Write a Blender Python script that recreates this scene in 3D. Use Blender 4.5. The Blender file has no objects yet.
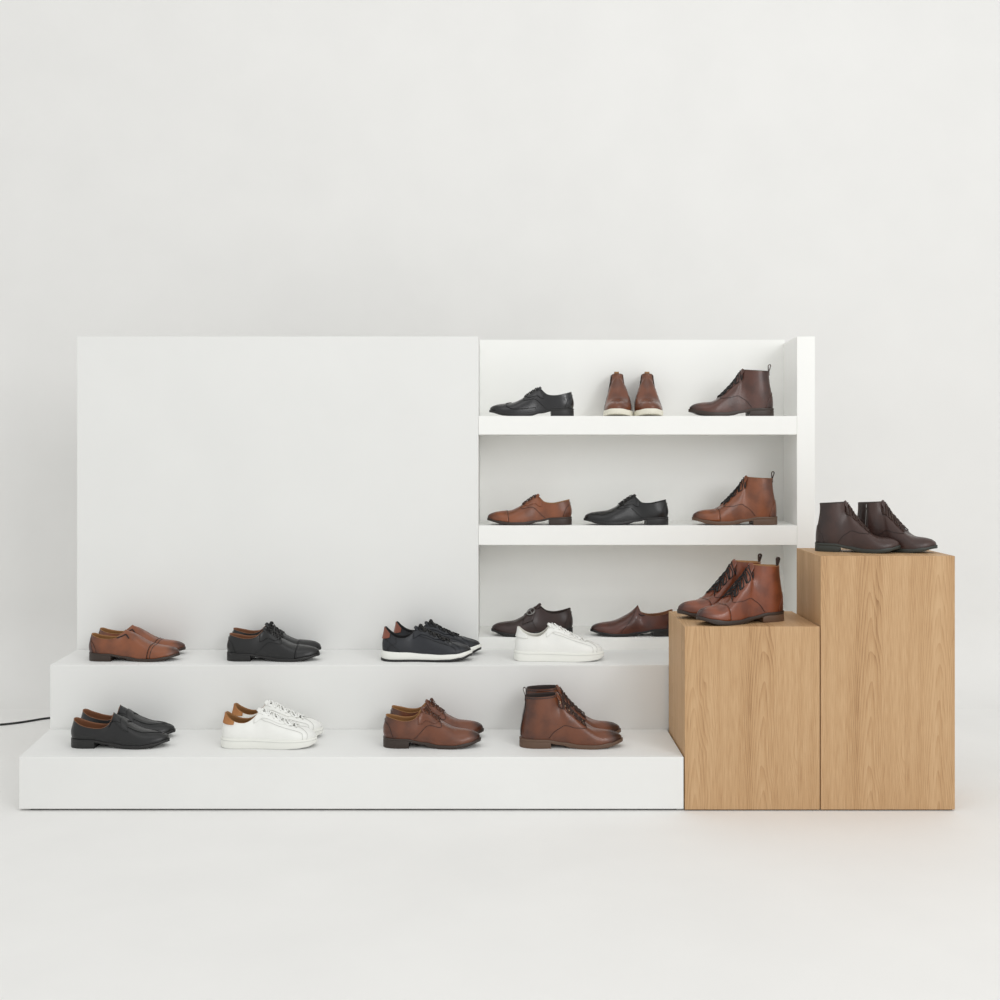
import bpy, bmesh, math
from mathutils import Vector, Matrix
C = bpy.context.scene.collection
PI = math.pi
F = 1100.0; CAMZ = 1.083; HY = 450.0

def px(x, D): return (x - 500.0) * D / F
def pz(y, D): return CAMZ - (y - HY) * D / F

# ------------------------------------------------------------------ materials
def lin(c):
    return tuple(((v/255)/12.92 if v/255 <= .04045 else ((v/255+.055)/1.055)**2.4) for v in c) + (1,)

def new_mat(name):
    m = bpy.data.materials.new(name); m.use_nodes = True
    nt = m.node_tree; b = nt.nodes['Principled BSDF']
    return m, nt, b

def plain(name, col, rough=.6, metal=0, spec=.5, coat=0):
    m, nt, b = new_mat(name)
    b.inputs['Base Color'].default_value = lin(col)
    b.inputs['Roughness'].default_value = rough
    b.inputs['Metallic'].default_value = metal
    b.inputs['Specular IOR Level'].default_value = spec
    b.inputs['Coat Weight'].default_value = coat
    return m

def painted(name, col, rough=.7, bump=.02, var=.015):
    m, nt, b = new_mat(name)
    N = nt.nodes; L = nt.links
    tc = N.new('ShaderNodeTexCoord'); no = N.new('ShaderNodeTexNoise')
    no.inputs['Scale'].default_value = 3.0; no.inputs['Detail'].default_value = 4
    L.new(tc.outputs['Object'], no.inputs['Vector'])
    r = N.new('ShaderNodeValToRGB')
    c = lin(col)
    r.color_ramp.elements[0].position = .3; r.color_ramp.elements[1].position = .7
    r.color_ramp.elements[0].color = tuple(v*(1-var) for v in c[:3])+(1,)
    r.color_ramp.elements[1].color = tuple(min(1, v*(1+var)) for v in c[:3])+(1,)
    L.new(no.outputs['Fac'], r.inputs['Fac']); L.new(r.outputs['Color'], b.inputs['Base Color'])
    n2 = N.new('ShaderNodeTexNoise'); n2.inputs['Scale'].default_value = 180
    L.new(tc.outputs['Object'], n2.inputs['Vector'])
    bp = N.new('ShaderNodeBump'); bp.inputs['Strength'].default_value = bump; bp.inputs['Distance'].default_value = .002
    L.new(n2.outputs['Fac'], bp.inputs['Height']); L.new(bp.outputs['Normal'], b.inputs['Normal'])
    b.inputs['Roughness'].default_value = rough
    b.inputs['Specular IOR Level'].default_value = .25
    return m

def leather(name, col, dark, rough=.38, toe=.26, heel=.05, amount=.85, coat=.25, grain=.22, sheen=0):
    """hand-burnished leather: the dye itself is darker on toe tip and heel counter"""
    m, nt, b = new_mat(name)
    N = nt.nodes; L = nt.links
    tc = N.new('ShaderNodeTexCoord'); sp = N.new('ShaderNodeSeparateXYZ')
    L.new(tc.outputs['Object'], sp.inputs[0])
    no = N.new('ShaderNodeTexNoise'); no.inputs['Scale'].default_value = 22; no.inputs['Detail'].default_value = 5
    L.new(tc.outputs['Object'], no.inputs['Vector'])
    def mr(src, a, bb, lo, hi):
        n = N.new('ShaderNodeMapRange'); n.interpolation_type = 'SMOOTHSTEP'
        n.inputs['From Min'].default_value = a; n.inputs['From Max'].default_value = bb
        n.inputs['To Min'].default_value = lo; n.inputs['To Max'].default_value = hi
        L.new(src, n.inputs['Value']); return n.outputs['Result']
    def mt(op, a, bb):
        n = N.new('ShaderNodeMath'); n.operation = op
        for k, v in enumerate((a, bb)):
            if isinstance(v, (int, float)): n.inputs[k].default_value = v
            else: L.new(v, n.inputs[k])
        return n.outputs[0]
    t = mr(sp.outputs['X'], toe, toe+.045, 0, amount)
    h = mr(sp.outputs['X'], heel-.03, heel+.02, amount*.55, 0)
    s = mt('MAXIMUM', t, h)
    nz = mr(no.outputs['Fac'], .35, .7, 0, .45)
    s = mt('ADD', s, nz)
    s = mt('MINIMUM', s, 1.0)
    mx = N.new('ShaderNodeMix'); mx.data_type = 'RGBA'
    mx.inputs[6].default_value = lin(col); mx.inputs[7].default_value = lin(dark)
    L.new(s, mx.inputs[0]); L.new(mx.outputs[2], b.inputs['Base Color'])
    vo = N.new('ShaderNodeTexVoronoi'); vo.inputs['Scale'].default_value = 700
    L.new(tc.outputs['Object'], vo.inputs['Vector'])
    n3 = N.new('ShaderNodeTexNoise'); n3.inputs['Scale'].default_value = 38; n3.inputs['Detail'].default_value = 6
    L.new(tc.outputs['Object'], n3.inputs['Vector'])
    ad = mt('ADD', mt('MULTIPLY', vo.outputs['Distance'], .35), n3.outputs['Fac'])
    bp = N.new('ShaderNodeBump'); bp.inputs['Strength'].default_value = grain; bp.inputs['Distance'].default_value = .003
    L.new(ad, bp.inputs['Height']); L.new(bp.outputs['Normal'], b.inputs['Normal'])
    b.inputs['Roughness'].default_value = rough
    b.inputs['Coat Weight'].default_value = coat; b.inputs['Coat Roughness'].default_value = .15
    return m

def oak(name, seed):
    m, nt, b = new_mat(name)
    N = nt.nodes; L = nt.links
    def mt(op, a, bb=0.0, cc=None):
        n = N.new('ShaderNodeMath'); n.operation = op
        for k, v in enumerate((a, bb) if cc is None else (a, bb, cc)):
            if isinstance(v, (int, float)): n.inputs[k].default_value = v
            else: L.new(v, n.inputs[k])
        return n.outputs[0]
    tc = N.new('ShaderNodeTexCoord'); sp = N.new('ShaderNodeSeparateXYZ')
    L.new(tc.outputs['Object'], sp.inputs[0])
    X, Y, Z = sp.outputs
    ge = N.new('ShaderNodeNewGeometry'); sn = N.new('ShaderNodeSeparateXYZ'); L.new(ge.outputs['True Normal'], sn.inputs[0])
    anx = mt('ABSOLUTE', sn.outputs[0]); anz = mt('ABSOLUTE', sn.outputs[2])
    u = mt('ADD', mt('ADD', mt('MULTIPLY', X, mt('SUBTRACT', 1.0, anx)), mt('MULTIPLY', Y, anx)), seed)
    Z = mt('ADD', Z, mt('MULTIPLY', Y, anz))
    W = .205
    cell = mt('FLOOR', mt('DIVIDE', u, W))
    loc = mt('SUBTRACT', mt('SUBTRACT', u, mt('MULTIPLY', cell, W)), W*.5)
    cb = N.new('ShaderNodeCombineXYZ')
    L.new(mt('MULTIPLY', u, 9.0), cb.inputs[0]); L.new(mt('MULTIPLY', Z, 1.8), cb.inputs[2]); L.new(cell, cb.inputs[1])
    n1 = N.new('ShaderNodeTexNoise'); n1.inputs['Scale'].default_value = 1.0; n1.inputs['Detail'].default_value = 3
    L.new(cb.outputs[0], n1.inputs['Vector'])
    # cathedral figure: nested arches of the flat-cut leaf
    off = mt('MULTIPLY', mt('SUBTRACT', n1.outputs['Fac'], .5), .055)
    l2 = mt('ADD', loc, off)
    a = mt('SQRT', mt('ADD', mt('MULTIPLY', l2, l2), .00004))
    ph = mt('ADD', mt('MULTIPLY', mt('POWER', a, 1.55), 620.0), mt('MULTIPLY', mt('ADD', Z, mt('MULTIPLY', mt('SINE', mt('MULTIPLY', cell, 2.3)), .35)), 10.0))
    ph = mt('ADD', ph, mt('MULTIPLY', n1.outputs['Fac'], 6.0))
    fr = mt('FRACT', ph)
    ring = mt('POWER', fr, 2.2)
    # fine pores
    cb2 = N.new('ShaderNodeCombineXYZ')
    L.new(mt('MULTIPLY', u, 420.0), cb2.inputs[0]); L.new(mt('MULTIPLY', Z, 14.0), cb2.inputs[2])
    n2 = N.new('ShaderNodeTexNoise'); n2.inputs['Scale'].default_value = 1.0; n2.inputs['Detail'].default_value = 3
    L.new(cb2.outputs[0], n2.inputs['Vector'])
    cb3 = N.new('ShaderNodeCombineXYZ')
    L.new(mt('MULTIPLY', u, 26.0), cb3.inputs[0]); L.new(mt('MULTIPLY', Z, .9), cb3.inputs[2]); L.new(cell, cb3.inputs[1])
    n3 = N.new('ShaderNodeTexNoise'); n3.inputs['Scale'].default_value = 1.0; n3.inputs['Detail'].default_value = 3
    L.new(cb3.outputs[0], n3.inputs['Vector'])
    edge = mt('MULTIPLY', ring, mt('ADD', mt('MULTIPLY', n3.outputs['Fac'], .6), .1))
    f = mt('ADD', mt('MULTIPLY', edge, .8), mt('MULTIPLY', mt('SUBTRACT', n2.outputs['Fac'], .45), 1.1))
    f = mt('ADD', f, mt('MULTIPLY', mt('SUBTRACT', n3.outputs['Fac'], .5), .9))
    f = mt('ADD', f, .12)
    r = N.new('ShaderNodeValToRGB')
    r.color_ramp.elements[0].position = 0; r.color_ramp.elements[0].color = lin((203, 168, 128))
    r.color_ramp.elements[1].position = 1; r.color_ramp.elements[1].color = lin((136, 98, 64))
    e = r.color_ramp.elements.new(.4); e.color = lin((187, 149, 108))
    L.new(f, r.inputs['Fac']); L.new(r.outputs['Color'], b.inputs['Base Color'])
    bp = N.new('ShaderNodeBump'); bp.inputs['Strength'].default_value = .08; bp.inputs['Distance'].default_value = .001
    L.new(n2.outputs['Fac'], bp.inputs['Height']); L.new(bp.outputs['Normal'], b.inputs['Normal'])
    b.inputs['Roughness'].default_value = .55; b.inputs['Specular IOR Level'].default_value = .3
    return m

M = {}
M['wall'] = painted('wall_paint', (236, 235, 233), .85)
M['floor'] = painted('floor_paint', (238, 237, 235), .75)
M['white'] = painted('white_lacquer', (236, 236, 234), .6)
M['shelf_white'] = painted('bright_white_lacquer', (249, 249, 246), .6)
M['oak_a'] = oak('oak_veneer_short', .07)
M['oak_b'] = oak('oak_veneer_tall', .155)
M['gap'] = plain('painted_shadow_line', (60, 58, 55), .9)  # dark colour standing in for the shadow line under step and plinths
M['cable'] = plain('black_rubber', (26, 26, 27), .5)
M['l_tan'] = leather('tan_leather', (134, 74, 40), (66, 34, 22))
M['l_cognac'] = leather('cognac_leather', (128, 64, 34), (58, 26, 18), rough=.32)
M['l_brown'] = leather('brown_leather', (110, 59, 32), (50, 26, 18), rough=.33)
M['l_chest'] = leather('chestnut_leather', (84, 47, 35), (38, 23, 19), rough=.33)
M['l_red'] = leather('reddish_brown_leather', (88, 43, 30), (38, 20, 17), rough=.34)
M['l_dark'] = leather('dark_brown_leather', (62, 39, 33), (30, 20, 18), rough=.40, coat=.15)
M['l_bdark'] = leather('burgundy_brown_leather', (52, 33, 30), (28, 19, 18), rough=.42, coat=.15)
M['l_black'] = leather('black_leather', (10, 10, 12), (6, 6, 7), rough=.34, coat=.15)
M['l_black_b'] = leather('black_polished_leather', (16, 15, 19), (8, 8, 10), rough=.26, coat=.35)
M['l_navy'] = leather('navy_black_leather', (27, 30, 37), (20, 22, 27), rough=.45, coat=.1)
M['l_white'] = leather('white_leather', (240, 240, 236), (232, 232, 228), rough=.5, coat=.05, grain=.05)
M['l_rust'] = leather('rust_leather', (150, 82, 56), (120, 62, 44), rough=.5)
M['l_heel_tan'] = leather('light_tan_suede', (190, 134, 82), (160, 104, 60), rough=.75, coat=0)
M['lining_tan'] = plain('tan_lining', (150, 106, 62), .7)
M['lining_brown'] = plain('brown_lining', (128, 84, 56), .7)
M['lining_dark'] = plain('dark_lining', (50, 38, 34), .8)
M['lining_white'] = plain('white_lining', (226, 224, 216), .8)
M['lining_black'] = plain('black_lining', (34, 33, 34), .85)
M['sole_black'] = plain('black_sole', (28, 27, 27), .45)
M['sole_dark'] = plain('dark_brown_sole', (52, 40, 33), .45)
M['sole_brown'] = plain('brown_stacked_sole', (96, 72, 56), .5)
M['sole_green'] = plain('dark_green_rubber_sole', (48, 52, 48), .5)
M['sole_white'] = plain('white_rubber', (236, 236, 230), .55)
M['sole_cream'] = plain('cream_rubber', (232, 228, 212), .55)
M['lace_black'] = plain('black_lace', (24, 22, 22), .7)
M['lace_brown'] = plain('brown_lace', (58, 38, 30), .7)
M['lace_mid'] = plain('warm_brown_lace', (80, 46, 30), .7)
M['lace_white'] = plain('white_lace', (246, 246, 243), .8)
M['lace_gap_shade'] = plain('painted_lace_gap_shade', (50, 44, 40), .6)
M['brass'] = plain('aged_brass', (190, 168, 140), .3, 1.0)
M['steel'] = plain('gunmetal', (150, 148, 146), .3, 1.0)
M['seam_dark'] = plain('dark_seam_thread', (44, 30, 26), .7)
M['seam_black'] = plain('black_seam_thread', (14, 14, 15), .6)
M['seam_grey'] = plain('pale_grey_seam_thread', (206, 206, 202), .8)
M['elastic'] = plain('brown_elastic', (52, 36, 32), .9)

# ------------------------------------------------------------------ mesh helpers
def link_mesh(name, verts, faces, mat, parent=None, smooth=True, merge=0, solid=0):
    me = bpy.data.meshes.new(name)
    me.from_pydata([tuple(v) for v in verts], [], faces)
    bm = bmesh.new(); bm.from_mesh(me)
    if merge: bmesh.ops.remove_doubles(bm, verts=bm.verts, dist=merge)
    bmesh.ops.recalc_face_normals(bm, faces=bm.faces)
    bm.to_mesh(me); bm.free()
    me.materials.append(mat)
    if smooth:
        for p in me.polygons: p.use_smooth = True
    o = bpy.data.objects.new(name, me); C.objects.link(o)
    if parent: o.parent = parent
    if solid:
        s = o.modifiers.new('thickness', 'SOLIDIFY'); s.thickness = solid; s.offset = 0
    return o

def grid(rows, close_r=False, close_c=False):
    nr, nc = len(rows), len(rows[0]); v = [p for r in rows for p in r]; f = []
    for i in range(nr if close_r else nr-1):
        for j in range(nc if close_c else nc-1):
            a = i*nc+j; b = i*nc+(j+1) % nc; c = ((i+1) % nr)*nc+(j+1) % nc; d = ((i+1) % nr)*nc+j
            f.append((a, b, c, d))
    return v, f

def tube_data(pts, r, seg=8, closed=False):
    pts = [Vector(p) for p in pts]; n = len(pts); rows = []
    up = None
    for i, p in enumerate(pts):
        a = pts[(i-1) % n] if (closed or i) else pts[0]; b = pts[(i+1) % n] if (closed or i < n-1) else pts[-1]
        t = (b-a); t = t.normalized() if t.length > 1e-9 else Vector((1, 0, 0))
        if up is None:
            up = Vector((0, 0, 1)) if abs(t.z) < .9 else Vector((0, 1, 0))
        s = t.cross(up)
        s = s.normalized() if s.length > 1e-6 else Vector((0, 1, 0))
        up = s.cross(t).normalized()
        rr = r if not isinstance(r, (list, tuple)) else r[i]
        rows.append([p + s*math.cos(2*PI*k/seg)*rr + up*math.sin(2*PI*k/seg)*rr for k in range(seg)])
    v, f = grid(rows, closed, True)
    if not closed:
        f.append(tuple(range(seg))); f.append(tuple((n-1)*seg+k for k in reversed(range(seg))))
    return v, f

def tube(name, pts, r, mat, parent=None, seg=8, closed=False):
    v, f = tube_data(pts, r, seg, closed)
    return link_mesh(name, v, f, mat, parent)

def catmull(pts, n, dim=3):
    """resample a Catmull-Rom curve through pts into n+1 points by arc length"""
    P = [Vector(p) for p in pts]
    P = [P[0]*2-P[1]] + P + [P[-1]*2-P[-2]]
    out = []
    for i in range(1, len(P)-2):
        p0, p1, p2, p3 = P[i-1:i+3]
        d0 = max((p1-p0).length, 1e-6)**.5; d1 = max((p2-p1).length, 1e-6)**.5; d2 = max((p3-p2).length, 1e-6)**.5
        m1 = (p1-p0)/d0 - (p2-p0)/(d0+d1) + (p2-p1)/d1
        m2 = (p2-p1)/d1 - (p3-p1)/(d1+d2) + (p3-p2)/d2
        m1 *= d1; m2 *= d1
        K = 16
        for k in range(K):
            t = k/K
            out.append(p1*(2*t**3-3*t*t+1) + m1*(t**3-2*t*t+t) + p2*(-2*t**3+3*t*t) + m2*(t**3-t*t))
    out.append(P[-2])
    acc = [0]
    for a, b in zip(out, out[1:]): acc.append(acc[-1]+(b-a).length)
    res = []; j = 0
    for i in range(n+1):
        s = acc[-1]*i/n
        while j < len(acc)-2 and acc[j+1] < s: j += 1
        t = (s-acc[j])/max(acc[j+1]-acc[j], 1e-9)
        res.append(out[j].lerp(out[j+1], min(max(t, 0), 1)))
    return res

def interp(tab, x):
    if x <= tab[0][0]: return tab[0][1]
    for (a, b), (c, d) in zip(tab, tab[1:]):
        if x <= c:
            t = (x-a)/(c-a); t = t*t*(3-2*t)
            return b+(d-b)*t
    return tab[-1][1]

def sstep(a, b, x):
    t = min(max((x-a)/(b-a), 0), 1); return t*t*(3-2*t)

# ------------------------------------------------------------------ the last: one side sheet from sole line to top line
OUT_DRESS = [(.004, 0), (.006, .010), (.014, .021), (.032, .029), (.065, .0325), (.105, .033), (.145, .037), (.180, .0435),
             (.212, .0465), (.240, .0435), (.264, .0355), (.283, .0250), (.295, .0145), (.3005, .006), (.302, 0)]
OUT_SNEAK = [(.004, 0), (.006, .012), (.016, .025), (.036, .033), (.070, .036), (.110, .037), (.150, .042), (.185, .047),
             (.215, .0485), (.240, .0465), (.262, .0405), (.281, .031), (.293, .0205), (.3005, .009), (.302, 0)]
ZT_DRESS = [(0, .028), (.07, .0265), (.13, .017), (.18, .0105), (.225, .0105), (.27, .016), (.305, .0235)]
ZB_DRESS = [(0, .022), (.07, .0205), (.12, .0115), (.155, .003), (.18, 0), (.215, 0), (.25, .004), (.305, .0150)]
ZT_BOOT = [(0, .031), (.07, .030), (.13, .021), (.18, .014), (.225, .014), (.27, .020), (.305, .028)]
ZB_BOOT = [(0, .022), (.07, .021), (.12, .012), (.155, .003), (.18, 0), (.215, 0), (.25, .004), (.305, .0165)]

class Last:
    NI, NK, NJ = 44, 18, 14
    def __init__(self, side, outline, zt, zb, collar, ridge, split=.46, heelb=.010, wide=.55, shaft=None, xs=1.0, zs=1.0, welt=.0035):
        self.side = side; self.zt = zt; self.zb = zb; self.xs = xs; self.zs = zs
        self.outline_c = outline; self.welt = welt
        L = .305
        o = [Vector((p[0], p[1], 0)) for p in outline]
        xk = L*split
        A = [p for p in o if p.x < xk-.006]; B = [p for p in o if p.x > xk+.006]
        dense = catmull(o, 400)
        m = min(dense, key=lambda p: abs(p.x-xk))
        P0 = catmull(A+[m], self.NK)[:-1] + catmull([m]+B, self.NI-self.NK)
        T = catmull(collar, self.NK)[:-1] + catmull(ridge, self.NI-self.NK)
        self.P = []
        n = self.NI
        for i in range(n+1):
            p0 = P0[i].copy(); p0.z = interp(zt, p0.x)-.001
            t = T[i].copy()
            if i == 0 or i == n: p0.y = 0; t.y = 0
            if i >= self.NK: t.y = 0
            a = P0[max(i-1, 0)]; b = P0[min(i+1, n)]
            tan = (b-a); tan.z = 0
            if i == 0: tan = Vector((0, 1, 0))
            if i == n: tan = Vector((0, -1, 0))
            nor = Vector((-tan.y, tan.x, 0)).normalized() if tan.length > 1e-9 else Vector((0, 1, 0))
            if i == 0: nor = Vector((-1, 0, 0))
            elif i == n: nor = Vector((1, 0, 0))
            h = t.z-p0.z
            hb = interp([(0, heelb), (.06, .004), (.12, .002), (.2, .003), (.302, .003)], p0.x)
            p1 = p0 + nor*hb + Vector((0, 0, h*.42))
            # collar style handle (vertical) and ridge style handle (across the ridge)
            hor = Vector((p0.x-t.x, p0.y-t.y, 0))
            c2 = t - Vector((0, 0, h*.32)) + nor*.002
            if shaft:   # boots: an oval shaft
                c2 = t + Vector((shaft[2] * sstep(.02, 0, p0.x), 0, -h*.38)) + Vector((0, (.004 if 0 < i < self.NK else 0), 0))
            r2 = t + Vector((hor.x*wide*.4 if p0.x < .27 else hor.x*wide, hor.y*wide, 0))
            if shaft and t.x < shaft[0]+.03:
                k = sstep(shaft[0]+.03, shaft[0], t.x)
                r2 = r2.lerp(t + Vector((-.010, .030, -.012)), k)
            # ridge falls away forwards: keep the handle below the ridge a little
            w = sstep(self.NK-4.5, self.NK+3.0, i)
            p2 = c2.lerp(r2, w)
            p1 = p1 if w < .01 else p1.lerp(p0 + nor*hb + Vector((0, 0, h*(.50 if p0.x < .26 else .62))), w)
            if i in (0, n): p1.y = p2.y = 0
            self.P.append((p0, p1, p2, t))
    def bend(self, v, s):
        x = v.x
        c = .006*math.sin(PI*min(max((x-.05)/.25, 0), 1))*self.side*-1 + .0
        return Vector((v.x*self.xs, v.y*s + c, v.z*self.zs))
    def S0(self, u, t):
        u = min(max(u, 0), self.NI); i = min(int(u), self.NI-1); f = u-i
        q = [self.P[i][k].lerp(self.P[i+1][k], f) for k in range(4)]
        m = 1-t
        return q[0]*m**3 + q[1]*3*m*m*t + q[2]*3*m*t*t + q[3]*t**3
    def S(self, s, u, t, off=0.0):
        p = self.S0(u, t)
        if off:
            du = self.S0(u+.4, t)-self.S0(u-.4, t); dv = self.S0(u, min(t+.03, 1))-self.S0(u, max(t-.03, 0))
            nn = du.cross(dv)
            if nn.length > 1e-10:
                nn.normalize()
                ctr = Vector((min(max(p.x, .05), .25), 0, p.z*.5))
                if nn.dot(p-ctr) < 0: nn = -nn
                if u <= .01 or u >= self.NI-.01 or (u > self.NK and t > .999):
                    nn.y = 0
                p = p + nn*off
        return self.bend(p, s)
    def u_x(self, x, t):   # sheet column that passes through length x at height t
        a, b = 0.0, float(self.NI)
        for _ in range(26):
            m = (a+b)/2
            if self.S0(m, t).x < x: a = m
            else: b = m
        return (a+b)/2
    def u_at(self, x):   # ridge index whose top point lies at x (unscaled)
        for i in range(self.NK, self.NI):
            a, b = self.P[i][3].x, self.P[i+1][3].x
            if a <= x <= b: return i+(x-a)/max(b-a, 1e-9)
        return self.NI

def add_upper(Lt, mat, parent, name='upper'):
    n = Lt.NI
    rows = []
    for i in range(n+1): rows.append([Lt.S(1, i, j/Lt.NJ) for j in range(Lt.NJ+1)])
    for i in range(n-1, 0, -1): rows.append([Lt.S(-1, i, j/Lt.NJ) for j in range(Lt.NJ+1)])
    v, f = grid(rows, True, False)
    o = link_mesh(name, v, f, mat, parent, merge=.00012)
    return o

def add_lining(Lt, mat, parent, depth=.15, rim=None):
    us = list(range(Lt.NK, -1, -1)); ts = [1, 1, .97, .9, .8, .65, .5, .35, depth]
    rows = []
    def row(s, u):
        r = [Lt.S(s, u, 1, .0006)]
        top = Lt.S(s, u, 1, -.0010); top.z += .0012; r.append(top)
        for t in ts[2:]: r.append(Lt.S(s, u, t, -.0024))
        return r
    for u in us: rows.append(row(1, u))
    for u in us[::-1][1:]: rows.append(row(-1, u))
    v, f = grid(rows)
    link_mesh('lining', v, f, mat, parent, merge=.0001)
    # insole
    rr = []
    for i in range(0, Lt.NI-4, 2):
        p = Lt.P[i][0]
        a = Lt.bend(Vector((p.x+.003, max(p.y-.003, 0), p.z+.006)), 1); b = Lt.bend(Vector((p.x+.003, max(p.y-.003, 0), p.z+.006)), -1)
        rr.append([a, (a+b)/2, b])
    v, f = grid(rr)
    link_mesh('insole', v, f, mat, parent, solid=.002)

def sole_mesh(Lt, name, mat, parent, zt, zb, e, x0=0, x1=1, e2=None, rnd=.0):
    """a slab following the outline, grown outward by e, from height zb(x) to zt(x)"""
    o = [Vector((p[0], p[1], 0)) for p in Lt.outline_c]
    pts = catmull(o, 60)
    ps = []
    for i, p in enumerate(pts):
        a = pts[max(i-1, 0)]; b = pts[min(i+1, 60)]; t = b-a
        nor = Vector((-t.y, t.x, 0)).normalized()
        if i == 0: nor = Vector((-1, 0, 0))
        if i == 60: nor = Vector((1, 0, 0))
        q = p+nor*e
        if i in (0, 60): q.y = 0
        ps.append((q, nor))
    sel = [(q, m) for q, m in ps if x0-.02 <= q.x]
    cut = None
    if x1 < 1:
        k = max(i for i, (q, m) in enumerate(sel) if q.x <= x1)
        q0 = sel[k][0]; sel = sel[:k+1]; sel.append((Vector((x1, q0.y, 0)), Vector((0, 1, 0)))); cut = True
    levels = [(1.0, -.0006), (.9, 0), (.5, .0), (.1, .0), (0, -.0006)] if not rnd else [(1.0, -rnd), (.88, -rnd*.3), (.5, 0), (.15, -rnd*.2), (0, -rnd)]
    def pt(q, m, s, lv):
        ztop, zbot = zt(q.x), zb(q.x)
        z = zbot+(ztop-zbot)*lv[0]
        w = q + m*lv[1]
        if abs(q.y) < 1e-6: w.y = 0
        w = Vector((w.x, w.y, z))
        return Lt.bend(w, s)
    rows = []
    for q, m in sel: rows.append([pt(q, m, 1, lv) for lv in levels])
    back = sel[::-1] if cut else sel[::-1][1:]
    for q, m in back[:-1]: rows.append([pt(q, m, -1, lv) for lv in levels])
    v, f = grid(rows, True, False)
    nr = len(rows); nl = len(levels); base = len(v)
    # caps: ladder between both sides
    n1 = len(sel)
    for lv in (0, nl-1):
        for i in range(n1-1):
            a = i; b = i+1
            a2 = (nr-i) % nr; b2 = nr-(i+1)
            ids = [a*nl+lv, b*nl+lv, (b2 % nr)*nl+lv, a2*nl+lv]
            ids = list(dict.fromkeys(ids))
            if len(ids) >= 3: f.append(tuple(ids))
    ob = link_mesh(name, v, f, mat, parent, smooth=True, merge=.00005)
    ob.data.set_sharp_from_angle(angle=math.radians(50))
    return ob

def patch_over(Lt, name, mat, parent, us, t0=0.0, off=.0008, solid=.0016, nj=12, t0f=None):
    """leather overlay crossing the ridge from side to side"""
    rows = []
    for u in us:
        r = []
        a = t0f(u) if t0f else t0
        for j in range(nj+1): r.append(Lt.S(1, u, a+(1-a)*j/nj, off))
        for j in range(nj-1, -1, -1): r.append(Lt.S(-1, u, a+(1-a)*j/nj, off))
        rows.append(r)
    v, f = grid(rows)
    return link_mesh(name, v, f, mat, parent, merge=.00008, solid=solid)

def cap_over(Lt, name, mat, parent, x0, off=.0007, solid=.0012, n=14, nj=12, bow=.006):
    rows = []
    def col(s, k, t):
        ua = Lt.u_x(x0+bow*t, t); return Lt.S(s, ua+(Lt.NI-ua)*k, t, off)
    for i in range(n+1):
        k = i/n
        rows.append([col(1, k, j/nj) for j in range(nj+1)] + [col(-1, k, j/nj) for j in range(nj-1, -1, -1)])
    v, f = grid(rows)
    return link_mesh(name, v, f, mat, parent, merge=.00008, solid=solid)

def seam_x(Lt, name, mat, parent, s, path, r=.0007, off=.0012):
    pts = catmull([Vector((x*10, t, 0)) for x, t in path], 20)
    return tube(name, [Lt.S(s, Lt.u_x(p.x/10, p.y), min(p.y, 1), off) for p in pts], r, mat, parent, 6)

def seam_cap(Lt, name, mat, parent, x0, r=.0008, off=.0012, bow=.006):
    ts = frange(.02, 1, 12)
    pts = [Lt.S(1, Lt.u_x(x0+bow*t, t), t, off) for t in ts] + [Lt.S(-1, Lt.u_x(x0+bow*t, t), t, off) for t in ts[::-1][1:]]
    return tube(name, pts, r, mat, parent, 6)

def facing_x(Lt, mat, parent, xa, xb, tlow=.52, gap=.95, off=.0011):
    for s in (1, -1):
        rows = []
        for i in range(17):
            k = i/16
            lo = tlow+(gap-tlow)*max(0, (k-.75)/.25)**2*.85 + .10*max(0, (.2-k)/.2)**2
            rows.append([])
            for j in range(11):
                t = lo+(gap-lo)*j/10
                x = xa+(xb-xa)*k
                rows[-1].append(Lt.S(s, Lt.u_x(x, t), t, off))
        v, f = grid(rows)
        link_mesh('facing', v, f, mat, parent, solid=.0018)

def patch_back(Lt, name, mat, parent, umax, t0, t1, off=.0008, solid=.0016, n=10, shape=None):
    """overlay wrapped round the heel; t1 may shrink away from the back seam"""
    rows = []
    ul = [umax*(1-k/n) for k in range(n+1)]
    for s, seq in ((1, ul), (-1, ul[::-1][1:])):
        for u in seq:
            k = u/umax
            b = t1*(1-k**2)+t0*k**2 if shape == 'round' else t1
            if shape == 'tab': b = t1; 
            a = t0 if shape != 'tab' else t0+(t1-t0)*.55*k**2
            rows.append([Lt.S(s, u, a+(b-a)*j/8, off) for j in range(9)])
    v, f = grid(rows)
    return link_mesh(name, v, f, mat, parent, merge=.00008, solid=solid)

def patch_side(Lt, name, mat, parent, s, us, t0f, t1f, off=.0008, solid=.0016, nj=10):
    rows = [[Lt.S(s, u, t0f(u)+(t1f(u)-t0f(u))*j/nj, off) for j in range(nj+1)] for u in us]
    v, f = grid(rows)
    return link_mesh(name, v, f, mat, parent, solid=solid)

def frange(a, b, n): return [a+(b-a)*i/n for i in range(n+1)]

def seam(Lt, name, mat, parent, s, path, r=.0007, off=.0012):
    pts = catmull([Vector((u, t*10, 0)) for u, t in path], 24)
    return tube(name, [Lt.S(s, p.x, min(p.y/10, 1), off) for p in pts], r, mat, parent, 6)

def seam_over(Lt, name, mat, parent, u, r=.0008, off=.0012, t0=0.02):
    pts = [Lt.S(1, u, t, off) for t in frange(t0, 1, 12)] + [Lt.S(-1, u, t, off) for t in frange(1, t0, 12)[1:]]
    return tube(name, pts, r, mat, parent, 6)

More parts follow.
